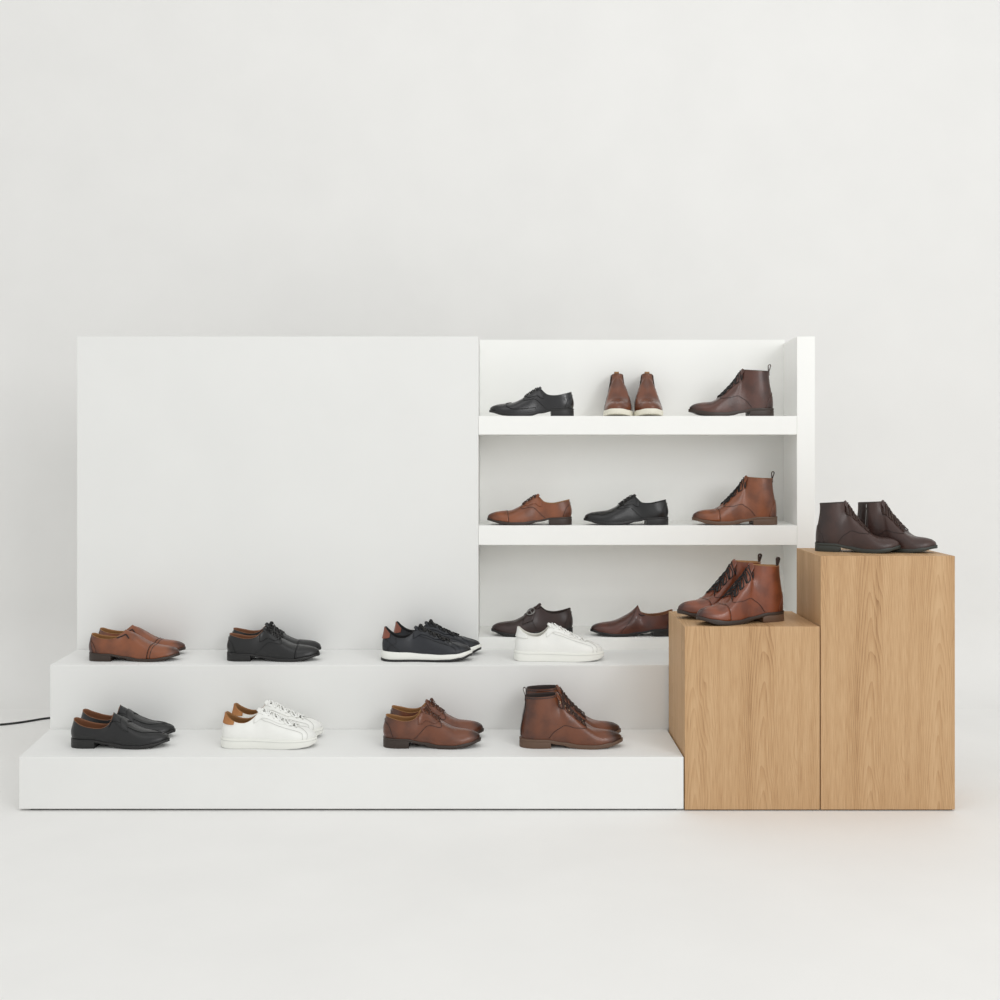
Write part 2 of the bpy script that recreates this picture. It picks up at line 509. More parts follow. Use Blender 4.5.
def add_lace(Lt, mat, parent, u0, u1, bars, te=.84, r=.0017, off=.0030, bow=True, zig=True, bowsize=1.0):
    pts = []
    for m in range(bars):
        u = u0+(u1-u0)*m/(bars-1); un = u0+(u1-u0)*(m+.5)/(bars-1)
        s = 1 if m % 2 == 0 else -1
        pts += [Lt.S(s, u, te, off*.6), Lt.S(s, u, te+.06, off), Lt.S(s, u, te+.12 if te < .87 else .98, off), Lt.S(s, u, 1, off+.0004),
                Lt.S(-s, u, te+.12 if te < .87 else .98, off), Lt.S(-s, u, te+.06, off), Lt.S(-s, u, te, off*.6)]
        if m < bars-1:
            pts += [Lt.S(-s, un, te-.015, .0012)]
    # first half runs to the far end; a second lace row gives the crossed look
    tube('lace', pts, r, mat, parent, 6)
    pts = []
    for m in range(bars-1):
        u = u0+(u1-u0)*(m+.15)/(bars-1); un = u0+(u1-u0)*(m+.85)/(bars-1)
        s = 1 if m % 2 == 0 else -1
        pts += [Lt.S(s, u, te, off*.8), Lt.S(s, u*.7+un*.3, .96, off+.0016), Lt.S(-s, u*.35+un*.65, .96, off+.0016), Lt.S(-s, un, te, off*.8)]
    tube('lace', pts, r, mat, parent, 6)
    if bow:
        c = Lt.S(1, u0, 1, off+.003)
        for s in (1, -1):
            k = bowsize
            ring = [c, c+Vector((.004*k, s*.010*k, .006*k)), c+Vector((.012*k, s*.022*k, .004*k)), c+Vector((.020*k, s*.030*k, -.008*k)),
                    c+Vector((.016*k, s*.028*k, -.016*k)), c+Vector((.010*k, s*.018*k, -.004*k)), c]
            tube('lace_loop', catmull(ring, 22), r, mat, parent, 6)
            end = [c, c+Vector((.010*k, s*.012*k, .001*k)), c+Vector((.026*k, s*.026*k, -.016*k)), c+Vector((.034*k, s*.034*k, -.030*k))]
            tube('lace_end', catmull(end, 12), r*.9, mat, parent, 6)

def add_tongue(Lt, mat, parent, ue, rise=.014, half=.017, curl=.4, back=.002):
    us = frange(ue, Lt.NK, 6)
    ctr = [Lt.S(1, u, 1, .0012) for u in us]
    ctr = [Vector((p.x, Lt.bend(Vector((p.x/Lt.xs, 0, 0)), 1).y, p.z)) for p in ctr]
    d = (ctr[-1]-ctr[-3]).normalized()
    for k in range(1, 5):
        ctr.append(ctr[6] + d*rise*k/4 + Vector((-back*k*k/16, 0, 0)))
    rows = []
    for i, c in enumerate(ctr):
        w = half*(1, 1, 1, 1, 1, 1, 1, .97, .9, .75, .5)[i]
        hk = i/10
        rows.append([c + Vector((-abs(q)**2*.004, q*w, -abs(q)**2*(.010 if i < 7 else .006))) for q in frange(-1, 1, 10)])
    v, f = grid(rows)
    return link_mesh('tongue', v, f, mat, parent, solid=.0028)

def add_facing(Lt, mat, parent, ke, tlow=.60, gap=.955, u_back=3, off=.0010):
    for s in (1, -1):
        us = frange(Lt.NK-u_back, ke, 16)
        def t0(u):
            k = (u-us[0])/(us[-1]-us[0]); return tlow+(gap-tlow)*max(0, (k-.72)/.28)**2*.9
        def t1(u): return 1 - (1-gap)*sstep(Lt.NK-1.5, Lt.NK+.5, u)
        patch_side(Lt, 'facing', mat, parent, s, us, t0, t1, off, .0018)

def add_eyelets_or_gap_shade(Lt, mat, parent, u0, u1, n, te=.82, R=.0024, r=.0009, sides=(1, -1), solid=False):
    for s in sides:
        for m in range(n):
            u = u0+(u1-u0)*m/(n-1)
            c = Lt.S(s, u, te, .0022)
            a = (Lt.S(s, u+.3, te, .0022)-c).normalized(); nn = (Lt.S(s, u, te, .005)-c).normalized(); b = nn.cross(a).normalized()
            ring = [c+a*math.cos(2*PI*k/12)*R+b*math.sin(2*PI*k/12)*R for k in range(12)]
            tube('eyelet_or_gap_shade', ring, r, mat, parent, 5, True)

def pull_loop(Lt, mat, parent, h=.026, w=.010, r=.0045, ribbon=True, lean=.0):
    """webbing loop standing on the back seam"""
    base = Lt.S(1, 0, 1)
    p = [(.001, -.014), (.0015, 0), (-.002, h*.45), (-.0045+lean, h*.8), (-.001+lean, h), (.0035+lean, h*.85), (.004, h*.45), (.0035, 0), (.004, -.012)]
    cv = catmull([Vector((x, 0, z)) for x, z in p], 28)
    rows = [[base+Vector((q.x-.002, yy, q.z)) for yy in (-w/2, 0, w/2)] for q in cv]
    v, f = grid(rows)
    return link_mesh('pull_loop', v, f, mat, parent, solid=.0016)

def heel_block(Lt, mat, parent, x1=.083, ztop=.0215, e=.0035):
    return sole_mesh(Lt, 'heel', mat, parent, lambda x: min(ztop, interp(Lt.zb, x)+.0005), lambda x: 0.0, e, 0, x1)

def root(name, label, cat, loc, rz, group=None):
    o = bpy.data.objects.new(name, None); C.objects.link(o); o.empty_display_size = .05
    o.location = loc; o.rotation_euler = (0, 0, rz)
    o['label'] = label; o['category'] = cat
    if group: o['group'] = group
    return o

def dress_sole(Lt, ms, mh, parent, heelx=.083, e=.0035):
    sole_mesh(Lt, 'outsole', ms, parent, lambda x: interp(Lt.zt, x), lambda x: interp(Lt.zb, x), e)
    heel_block(Lt, mh, parent, heelx, e=e)

# ------------------------------------------------------------------ shoe kinds (local frame: heel at 0, toe along +x, sole at z 0)
def low_last(side, collar_low=.074, heel=.088, throat=(.125, .104), **k):
    xt, zt_ = throat
    collar = [(.009, 0, heel), (.013, .0145, heel-.002), (.036, .0265, collar_low+.006), (.068, .0300, collar_low), (.098, .0265, collar_low+.004),
              (xt-.010, .0170, (collar_low+zt_)/2+.004), (xt, 0, zt_)]
    ridge = [(xt, 0, zt_), (.150, 0, .0880), (.178, 0, .0690), (.212, 0, .0520), (.245, 0, .0468), (.268, 0, .0435), (.284, 0, .0385)]
    return Last(side, OUT_DRESS, ZT_DRESS, ZB_DRESS, collar, ridge, **k)

def derby(name, label, cat, loc, rz, side, lm, lin_m, sole_m, lace_m, cap=False, wing=False, seam_m=None, bow=False, xs=1, zs=1, group=None, closed=False):
    R = root(name, label, cat, loc, rz, group)
    Lt = low_last(side, xs=xs, zs=zs)
    add_upper(Lt, lm, R); add_lining(Lt, lin_m, R)
    dress_sole(Lt, sole_m, sole_m, R)
    ke = Lt.u_at(.176)
    facing_x(Lt, lm, R, .110, .176)
    add_tongue(Lt, lm, R, ke, rise=.0035, half=.013)
    add_lace(Lt, lace_m, R, Lt.NK+.8, ke-.8, 5, te=.76, bow=bow, r=.0016, off=.0038, bowsize=.42)
    seam_m = seam_m or M['seam_dark']
    for s in (1, -1):
        seam(Lt, 'seam', seam_m, R, s, [(ke-.2, .80), (ke-1, .55), (Lt.NK+2, .42), (Lt.NK-2, .30), (Lt.NK-5, .06)])
        seam(Lt, 'seam', seam_m, R, s, [(5.5, .04), (4.6, .35), (3.2, .62), (.02, .80)])
    if cap:
        cap_over(Lt, 'toe_cap', lm, R, .228)
        seam_cap(Lt, 'seam', seam_m, R, .2275)
    if wing:
        u = Lt.u_at(.225)
        for s in (1, -1):
            seam(Lt, 'seam', seam_m, R, s, [(u, .99), (u+1.5, .75), (u, .5), (u-4, .25), (Lt.NK, .12)], r=.0012)
    return R

def loafer(name, label, loc, rz, side, lm, lin_m, sole_m, kind='penny', xs=1, zs=1, group=None):
    R = root(name, label, 'shoe', loc, rz, group)
    if kind == 'penny':
        xt, zt_ = .130, .103
        collar = [(.009, 0, .087), (.013, .0145, .085), (.036, .0275, .072), (.072, .0305, .062), (.106, .0290, .061), (.124, .0210, .074), (.130, .0110, .094), (xt, 0, zt_)]
    elif kind == 'gusset':
        xt, zt_ = .122, .101
        collar = [(.009, 0, .090), (.013, .0145, .088), (.036, .0265, .079), (.070, .0300, .074), (.096, .0275, .077), (.112, .0190, .090), (xt, 0, zt_)]
    else:
        xt, zt_ = .134, .108
        collar = [(.009, 0, .092), (.013, .0145, .090), (.036, .0265, .080), (.072, .0300, .073), (.104, .0275, .074), (.124, .0190, .084), (.131, .009, .099), (xt, 0, zt_)]
    ridge = [(xt, 0, zt_), (.152, 0, .0880), (.180, 0, .0690), (.212, 0, .0535), (.245, 0, .0470), (.268, 0, .0430), (.284, 0, .0380)]
    Lt = Last(side, OUT_DRESS, ZT_DRESS, ZB_DRESS, collar, ridge, xs=xs, zs=zs)
    add_upper(Lt, lm, R); add_lining(Lt, lin_m, R); dress_sole(Lt, sole_m, sole_m, R)
    sm = M['seam_black'] if lm is M['l_black'] else M['seam_dark']
    if kind == 'penny':
        a, b = Lt.u_at(.152), Lt.u_at(.172)
        patch_over(Lt, 'saddle_strap', lm, R, frange(a, b, 5), .45, .0016, .0022)
        # moccasin apron seam
        for s in (1, -1):
            seam(Lt, 'apron_seam', lm, R, s, [(Lt.NK-.5, .62), (Lt.NK+4, .66), (Lt.NK+10, .66), (Lt.NK+17, .68), (Lt.NK+22, .80), (Lt.NI-1.2, .86), (Lt.NI, .87)], r=.0014, off=.0006)
            seam_x(Lt, 'seam', sm, R, s, [(.118, .90), (.128, .72), (.150, .52), (.170, .46)])
    elif kind == 'gusset':
        for s in (1, -1):
            seam_x(Lt, 'elastic_gusset', M['elastic'], R, s, [(.100, .97), (.114, .84), (.128, .70), (.140, .56)], r=.0024, off=.0002)
            seam(Lt, 'seam', sm, R, s, [(5.5, .04), (4.8, .35), (3.2, .62), (.02, .80)])
        cap_over(Lt, 'toe_cap', lm, R, .206, bow=.010)
        seam_cap(Lt, 'brogue_seam', sm, R, .2055, r=.0011, bow=.010)
        seam_cap(Lt, 'brogue_seam', sm, R, .2155, r=.0011, bow=.010)
        patch_back(Lt, 'heel_counter', M['l_red'], R, 4.2, 0, .97, shape='round', off=.0007, solid=.0010)
    else:
        for s in (1, -1):
            seam_x(Lt, 'elastic_gusset', M['elastic'], R, s, [(.112, .97), (.120, .85), (.127, .70), (.133, .60)], r=.0020, off=.0002)
            seam(Lt, 'seam', sm, R, s, [(Lt.NK+.5, .86), (Lt.NK+3, .55), (Lt.NK+6, .3), (Lt.NK+9, .05)])
            seam(Lt, 'seam', sm, R, s, [(5.5, .04), (4.8, .35), (3.6, .7), (3.2, .98)])
    return R

def monk(name, label, loc, rz, side, lm, lin_m, sole_m):
    R = root(name, label, 'shoe', loc, rz)
    Lt = low_last(side, heel=.094, throat=(.128, .106), collar_low=.078, xs=.965, zs=1.04)
    add_upper(Lt, lm, R); add_lining(Lt, lin_m, R); dress_sole(Lt, sole_m, sole_m, R)
    add_tongue(Lt, lm, R, Lt.NK+3, rise=.005, half=.014)
    a, b = Lt.u_at(.138), Lt.u_at(.172)
    patch_over(Lt, 'strap', lm, R, frange(a, b, 8), .34, .0024, .0030)
    sb = 1    # rotated half a turn, +y faces the camera
    for j, uc in enumerate((Lt.u_at(.150), Lt.u_at(.166))):
        c = Lt.S(sb, uc, .72 - .06*j, .0055)
        n = (Lt.S(sb, uc, .72, .009)-Lt.S(sb, uc, .72, .004)).normalized()
        a_ = (Lt.S(sb, uc+1, .72, .0055)-Lt.S(sb, uc-1, .72, .0055)).normalized(); b_ = n.cross(a_)
        if j == 0:
            bk = tube('buckle', [c+a_*math.cos(2*PI*k/24)*.0150+b_*math.sin(2*PI*k/24)*.0150 for k in range(24)],   .0024, M['steel'], R, 8, True)
            tube('buckle_pin', [c-b_*.015+n*.001, c+b_*.015+n*.001], .0016, M['steel'], bk, 6)
    for s in (1, -1):
        seam(Lt, 'seam', M['seam_dark'], R, s, [(Lt.u_at(.176), .98), (Lt.NK+5, .6), (Lt.NK+2, .3), (Lt.NK-1, .04)])
        seam(Lt, 'seam', M['seam_dark'], R, s, [(5.5, .04), (4.6, .35), (3.2, .62), (.02, .80)])
    return R

def boot(name, label, loc, rz, side, lm, lin_m, sole_m, lace_m, loop=True, cap=False, zipper=False, bow=False, xs=1, zs=1, eyelet_m=None, top_dark=False, heel_m=None, counter=True, loop_m=None, bands=False):
    R = root(name, label, 'boot', loc, rz)
    collar = [(.017, 0, .170), (.020, .015, .170), (.042, .0280, .1705), (.068, .0310, .172), (.094, .0265, .174), (.109, .0140, .176), (.113, 0, .177)]
    ridge = [(.113, 0, .177), (.124, 0, .158), (.136, 0, .136), (.157, 0, .106), (.181, 0, .079), (.203, 0, .063), (.225, 0, .0560), (.250, 0, .0535), (.270, 0, .0495), (.285, 0, .0430)]
    Lt = Last(side, OUT_DRESS, ZT_BOOT, ZB_BOOT, collar, ridge, split=.44, heelb=.004, wide=.58, shaft=(.113, .08, .006), xs=xs, zs=zs)
    add_upper(Lt, lm, R); add_lining(Lt, lin_m, R, depth=.3)
    dress_sole(Lt, sole_m, heel_m or sole_m, R, heelx=.092, e=.0045)
    ke = Lt.u_at(.180)
    add_facing(Lt, lm, R, ke, tlow=.62, u_back=.6, gap=.93, off=.0011)
    add_tongue(Lt, lm, R, ke, rise=.004, half=.016)
    add_lace(Lt, lace_m, R, Lt.NK+.7, ke-.8, 8, te=.64, bow=bow, r=.0018, off=.0046, bowsize=1.0)
    for s in (1, -1):
        seam(Lt, 'seam', M['seam_dark'], R, s, [(ke-.2, .86), (ke-1.2, .55), (Lt.NK+6, .33), (Lt.NK, .27), (Lt.NK-3.5, .20), (Lt.NK-6, .03)])
    if counter:
        patch_back(Lt, 'heel_counter', lm, R, 6.0, 0, .42, shape='round', off=.0008, solid=.0014)
    if cap:
        cap_over(Lt, 'toe_cap', lm, R, .212, .0008, .0014)
        seam_cap(Lt, 'seam', M['seam_dark'], R, .2115)
    if loop: pull_loop(Lt, loop_m or lace_m, R)
    if bands:
        patch_back(Lt, 'back_strip', M['l_dark'], R, 1.1, .05, .98, off=.0012, solid=.0016)
        for s in (1, -1):
            seam(Lt, 'collar_binding', M['l_dark'], R, s, [(.1, .97), (6, .97), (12, .97), (Lt.NK-.5, .97)], r=.0016, off=.0004)
    if zipper:
        zs_ = -1
        zp = patch_side(Lt, 'zip_tape', M['lining_dark'], R, zs_, frange(7.0, 9.2, 4), lambda u: .16, lambda u: .985, .0010, .0014)
        seam(Lt, 'zip_teeth', M['steel'], zp, zs_, [(8.1, .18), (8.1, .5), (8.1, .97)], r=.0010, off=.0024)
        c = Lt.S(zs_, 8.1, .95, .004)
        tube('zip_pull', [c, c+Vector((0, 0, -.014))], .0016, M['steel'], zp, 6)
    if eyelet_m: add_eyelets_or_gap_shade(Lt, eyelet_m, R, Lt.NK+1.2, ke-.8, 6, te=.76, R=.0030, r=.0011, sides=(1, -1))
    return R

def chelsea(name, label, loc, rz, side, lm, lin_m, sole_m, tab_m):
    R = root(name, label, 'boot', loc, rz)
    collar = [(.030, 0, .160), (.033, .012, .160), (.050, .0200, .158), (.070, .0215, .157), (.092, .0190, .159), (.104, .0110, .161), (.108, 0, .161)]
    ridge = [(.108, 0, .161), (.120, 0, .142), (.134, 0, .118), (.152, 0, .092), (.172, 0, .074), (.196, 0, .064), (.220, 0, .0590), (.245, 0, .0565), (.268, 0, .0520), (.284, 0, .0460)]
    zt = [(0, .030), (.07, .028), (.13, .022), (.18, .019), (.225, .019), (.27, .022), (.305, .027)]
    zb = [(0, .0), (.07, .0), (.2, .0), (.25, .002), (.305, .008)]
    Lt = Last(side, OUT_SNEAK, zt, zb, collar, ridge, split=.44, heelb=.004, wide=.62, shaft=(.113, .08, .006), xs=.79)
    add_upper(Lt, lm, R); add_lining(Lt, lin_m, R, depth=.3)
    sole_mesh(Lt, 'outsole', sole_m, R, lambda x: interp(zt, x), lambda x: interp(zb, x), .0045, rnd=.002)
    for s in (1, -1):
        patch_side(Lt, 'elastic_gore', M['elastic'], R, s, frange(6.0, 13.5, 10), lambda u: .42+abs(u-9.8)*.045, lambda u: .985, .0006, .0014)
        seam(Lt, 'seam', M['seam_dark'], R, s, [(Lt.NK+16, .03), (Lt.NK+9, .22), (Lt.NK, .36), (12, .42), (9.8, .38)])
    base = Lt.S(1, 0, 1)
    for nm, bx in (('pull_tab', base),):
        cv = catmull([Vector(p) for p in ((-.002, 0, -.02), (-.003, 0, 0), (-.003, 0, .008), (.001, 0, .012), (.004, 0, .008), (.004, 0, -.02))], 16)
        rows = [[base+q+Vector((0, yy, 0)) for yy in (-.009, 0, .009)] for q in cv]
        v, f = grid(rows); link_mesh(nm, v, f, tab_m, R, solid=.0014)
    return R

def sneaker(name, label, loc, rz, side, lm, lin_m, tab_m, lace_m, runner=False, xs=1, zs=1, group=None, tab=True):
    R = root(name, label, 'shoe', loc, rz, group)
    if runner:
        zt = [(0, .034), (.08, .031), (.15, .026), (.2, .024), (.25, .026), (.305, .034)]
        zb = [(0, .008), (.03, .006), (.18, .006), (.23, .008), (.27, .013), (.305, .023)]
        collar = [(.012, 0, .112), (.016, .011, .110), (.030, .0230, .094), (.055, .0295, .079), (.082, .0300, .078), (.104, .0220, .090), (.116, .0120, .104), (.121, 0, .110)]
        ridge = [(.121, 0, .110), (.145, 0, .1000), (.172, 0, .0850), (.200, 0, .0720), (.228, 0, .0610), (.252, 0, .0540), (.271, 0, .0485), (.286, 0, .0420)]
    else:
        zt = [(0, .0315), (.08, .0305), (.15, .029), (.2, .028), (.25, .028), (.305, .029)]
        zb = [(0, .002), (.02, 0), (.2, 0), (.25, .002), (.28, .005), (.305, .011)]
        collar = [(.014, 0, .106), (.018, .013, .104), (.034, .0250, .090), (.060, .0310, .079), (.086, .0310, .079), (.108, .0220, .092), (.120, .0120, .108), (.125, 0, .113)]
        ridge = [(.125, 0, .113), (.148, 0, .1030), (.174, 0, .0890), (.202, 0, .0750), (.230, 0, .0640), (.252, 0, .0560), (.272, 0, .0510), (.286, 0, .0450)]
    Lt = Last(side, OUT_SNEAK, zt, zb, collar, ridge, split=.47, heelb=.006, wide=.66, xs=xs, zs=zs)
    add_upper(Lt, lm, R); add_lining(Lt, lin_m, R)
    if runner:
        ms = sole_mesh(Lt, 'midsole', M['sole_white'], R, lambda x: interp(zt, x), lambda x: interp(zb, x), .006, rnd=.003)
        sole_mesh(Lt, 'outsole', M['sole_black'], R, lambda x: interp(zb, x)+.0012, lambda x: max(0.0, interp(zb, x)-.0065), .0062)
        ke = Lt.u_at(.226)
        sm = M['seam_black']
    else:
        sole_mesh(Lt, 'cup_sole', M['sole_white'], R, lambda x: interp(zt, x), lambda x: interp(zb, x)+.001, .0050, rnd=.0015)
        sole_mesh(Lt, 'outsole', M['seam_grey'], R, lambda x: interp(zb, x)+.0022, lambda x: interp(zb, x), .0040)
        for s in (1, -1):
            # groove line of the cup sole
            o = catmull([Vector((p[0], p[1], 0)) for p in OUT_SNEAK], 60)
            pts = []
            for i in range(1, 60):
                t = o[i+1]-o[i-1]; nn = Vector((-t.y, t.x, 0)).normalized(); q = o[i]+nn*.0051
                pts.append(Lt.bend(Vector((q.x, q.y, interp(zt, q.x)-.006)), s))
            tube('sole_stitching', pts, .0006, M['seam_grey'], R, 5)
        ke = Lt.u_at(.240)
        sm = M['seam_grey']
    facing_x(Lt, lm, R, .108, .205 if runner else .218, tlow=.60, gap=.93, off=.0012)
    add_tongue(Lt, lm, R, ke, rise=.006, half=.016)
    n = 7
    add_lace(Lt, lace_m, R, Lt.NK+.6, ke-.9, n, te=.76, r=.0022, off=.0046, bow=runner, bowsize=.45)
    if not runner:
        add_eyelets_or_gap_shade(Lt, M['seam_grey'], R, Lt.NK+.8, ke-.9, n, te=.74, R=.0014, r=.0009, sides=(1, -1))
        if tab_m is M['l_heel_tan']: add_eyelets_or_gap_shade(Lt, M['lace_gap_shade'], R, Lt.NK+1.6, ke-1.6, 6, te=.90, R=.0016, r=.0013, sides=(1, -1))  # dark rings painted in as shaded gaps between the laces, no eyelets
    for s in (1, -1):
        seam(Lt, 'seam', sm, R, s, [(Lt.NK-2, .95), (Lt.NK, .56), (Lt.NK+6, .50), (ke-2, .46), (ke-.5, .36), (ke-.8, .02)])
        seam(Lt, 'seam', sm, R, s, [(ke+.3, .97), (ke+1.4, .6), (ke+1.8, .3), (ke+1.2, .02)])
        if runner:
            seam(Lt, 'seam', sm, R, s, [(.2, .5), (4, .52), (7, .3), (9, .04)])
            seam(Lt, 'seam', sm, R, s, [(7, .98), (7.5, .6), (5, .3), (4, .05)])
    if tab:
        patch_back(Lt, 'heel_tab', tab_m, R, 6.2 if not runner else 4.4, .56 if not runner else .46, .995, off=.0014, solid=.0030, shape='tab')
    return R

# ------------------------------------------------------------------ the place
def setting(o, label=None):
    o['kind'] = 'structure'; return o

def box(name, x0, x1, y0, y1, z0, z1, mat, parent=None, bevel=.0015, base=None, taper=None):
    v = [(x0, y0, z0), (x1, y0, z0), (x1, y1, z0), (x0, y1, z0), (x0, y0, z1), (x1, y0, z1), (x1, y1, z1), (x0, y1, z1)]
    if taper:   # move the back edges in x: (left, right)
        v[3] = (x0+taper[0], y1, z0); v[7] = (x0+taper[0], y1, z1); v[2] = (x1+taper[1], y1, z0); v[6] = (x1+taper[1], y1, z1)
    f = [(0, 3, 2, 1), (4, 5, 6, 7), (0, 1, 5, 4), (1, 2, 6, 5), (2, 3, 7, 6), (3, 0, 4, 7)]
    o = link_mesh(name, v, f, mat, parent, smooth=False)
    if bevel:
        b = o.modifiers.new('edge', 'BEVEL'); b.width = bevel; b.segments = 2
    return o

D0, D1, D2, D3 = 3.30, 3.63, 3.91, 4.165
WALLY = 4.95
# seamless studio: floor, and back wall with a coved foot
fl = box('floor', -5, 5, -2.2, WALLY-.35, -.05, 0, M['floor'], bevel=0); setting(fl)
rows = []
prof = [(WALLY-.35, 0.0)] + [(WALLY-.35+.35*math.sin(a), .35-.35*math.cos(a)) for a in frange(0, PI/2, 14)[1:]] + [(WALLY, 4.4)]
for y, z in prof: rows.append([(-5, y, z), (5, y, z)])
for y, z in ((WALLY+.08, 4.4), (WALLY+.08, -.05), (WALLY-.35, -.05)): rows.append([(-5, y, z), (5, y, z)])
v, f = grid(rows, True, False)
w = link_mesh('wall_back', v, f, M['wall'], smooth=True); w.data.set_sharp_from_angle(angle=math.radians(30)); setting(w)

# lower platform
ZL = .162; ZU = .3735
R = root('display_platform', 'long white lower display step standing on the floor in front', 'platform', (px(350, D0), D0, 0), 0, None)
def local(o, r):
    o.parent = r; o.matrix_parent_inverse = Matrix.Translation(r.location).inverted(); return o
XL0, XL1 = px(19, D0), px(683.6, D0)
local(box('step_box', XL0, XL1, D0, D1-.001, .006, ZL, M['white'], taper=(px(49.5, D1)-XL0, px(668, D1)-XL1-.004)), R)
local(box('shadow_line_base', XL0+.03, XL1-.02, D0+.012, D1-.01, 0, .006, M['gap'], bevel=0, taper=(.12, 0)), R)  # added strip, coloured dark to draw the shadow line under the step
XU0, XU1 = px(50, D1), px(797, D1)
R = root('display_platform', 'white upper display step behind and above the lower step', 'platform', (px(350, D1), D1, 0), 0, None)
local(box('step_box', XU0, XU1, D1, D2-.001, 0, ZU, M['white'], taper=(px(77, D2)-XU0, 0)), R)

# blank display panel (left) and open shelf unit (right): one built wall, two liftable pieces
XP0, XP1, XS1 = px(77, D2), px(478.5, D2), px(815, D2)
ZTOP = pz(336.5, D2)
pn = box('display_backdrop', XP0, XP1-.0005, D2, D3+.05, 0, pz(336.5, D2), M['white'])
pn['label'] = 'tall blank white display board beside the shelves, behind the steps'; pn['category'] = 'backdrop'; pn['kind'] = 'thing'
S_ = root('shelf_unit', 'white open shelf unit with three tiers of single shoes', 'shelf', (px(640, D2), D2, 0), 0)
XI = px(797, D2)
local(box('side_panel', XI, XS1, D2, D3+.05, 0, ZTOP, M['shelf_white'], taper=(px(784, D3)*1.0-XI+.0 if False else px(784.5, D3)-XI, 0)), S_)
local(box('back_panel', XP1, XI+.022, D3, D3+.049, 0, pz(339.8, D3), M['shelf_white'], bevel=0.0008), S_)
def board(y0, y1, nm='shelf_board'):
    local(box(nm, XP1, XI-.0004, D2, D3, pz(y1, D2), pz(y0, D2), M['shelf_white'], bevel=.001, taper=(0, px(784.5, D3)-XI)), S_)
board(416, 434.6); board(525.5, 545); 
local(box('bottom_board', XP1, XI-.0004, D2, D3, 0, pz(637.5, D2), M['shelf_white'], bevel=.001, taper=(0, px(784.5, D3)-XI)), S_)

# oak plinths
def plinth(label, xa, xb, ytop, depth, m):
    z = pz(ytop, D0)
    xc = px((xa+xb)/2, D0)
    R = root('display_plinth', label, 'plinth', (xc, D0, 0), 0)
    o = box('oak_box', px(xa, D0)-xc, px(xb, D0)-xc, 0, depth-D0, .004, z, m, R, bevel=.0012)
    box('shadow_line_base', px(xa, D0)-xc+.006, px(xb, D0)-xc-.006, .008, depth-D0-.01, 0, .004, M['gap'], R, bevel=0)  # added dark strip that paints a shadow line at the plinth foot
    return z
ZA = plinth('short oak veneer plinth at the right end of the steps', 684.8, 819.8, 626.5, 3.615, M['oak_a'])
ZB = plinth('tall oak veneer plinth at the far right of the display', 820.8, 955, 556, 3.57, M['oak_b'])

# cable lying on the floor behind the steps at the left
cp = []
for x, y in ((-60, 727), (-20, 725.3), (0, 723.6), (14, 722.2), (28, 720.2), (40, 718.2), (49, 717), (70, 716), (110, 714.5)):
    D = (CAMZ-.008)*F/(y-HY)
    z = .004
    if D > WALLY-.35: z = .004 + (.35-math.sqrt(max(.35**2-(D-WALLY+.35)**2, 0)))
    cp.append(Vector((px(x, D), D, z)))
cab = tube('cable', catmull(cp, 40), .0042, M['cable'])
cab['label'] = 'thin black cable running along the floor at the left behind the steps'; cab['category'] = 'cable'

# ------------------------------------------------------------------ shoes on display
g = M
DN, DF = 3.425, 3.538         # lower step: near and far shoe of a pair
UN, UF = 3.722, 3.832         # upper step
def at(x, D, z): return (px(x, D), D, z)
# lower step, left to right
P1 = 'pair on the lower step'
for (nm, D, x, sd, w) in (('a', DN, 71.5, -1, 'nearer'), ('b', DF, 80.5, 1, 'farther')):
    loafer('penny_loafer', {'nearer': 'nearer black leather penny loafer at the left of the lower step', 'farther': 'farther black leather penny loafer, behind its mate on the lower step'}[w],
           at(x, D, ZL), 0, sd, g['l_black'], g['lining_brown'], g['sole_black'], 'penny', group='black penny loafers on the lower step')
for (D, x, sd, w) in ((DN, 221.5, -1, 'nearer'), (DF, 230.5, 1, 'farther')):
    sneaker('sneaker', w + ' white leather sneaker with tan heel tab on the lower step', at(x, D, ZL), 0, sd, g['l_white'], g['lining_tan'], g['l_heel_tan'], g['lace_white'],
            xs=.97, group='white tan-heeled sneakers on the lower step')
for (D, x, sd, w) in ((DN, 383, -1, 'nearer'), (DF, 389, 1, 'farther')):
    derby('derby_shoe', w + ' brown lace-up derby of the pair on the lower step', 'shoe', at(x, D, ZL), 0, sd, g['l_brown'], g['lining_tan'], g['sole_dark'], g['lace_mid'], bow=True,
          zs=1.12, group='brown derby shoes on the lower step')
for (D, x, sd, w) in ((DN, 519.5, -1, 'nearer'), (DF, 521, 1, 'farther')):
    boot('lace_up_boot', {'nearer': 'nearer brown lace-up boot with pull loop at right end of lower step', 'farther': 'farther brown lace-up boot, mostly hidden behind its mate on lower step'}[w], at(x, D, ZL), 0, sd, g['l_brown'], g['lining_dark'], g['sole_brown'], g['lace_brown'],
         loop=(w == 'nearer'), xs=1.05, zs=.92, eyelet_m=g['brass'] if w == 'nearer' else None, bands=True, counter=False, heel_m=g['sole_brown'])
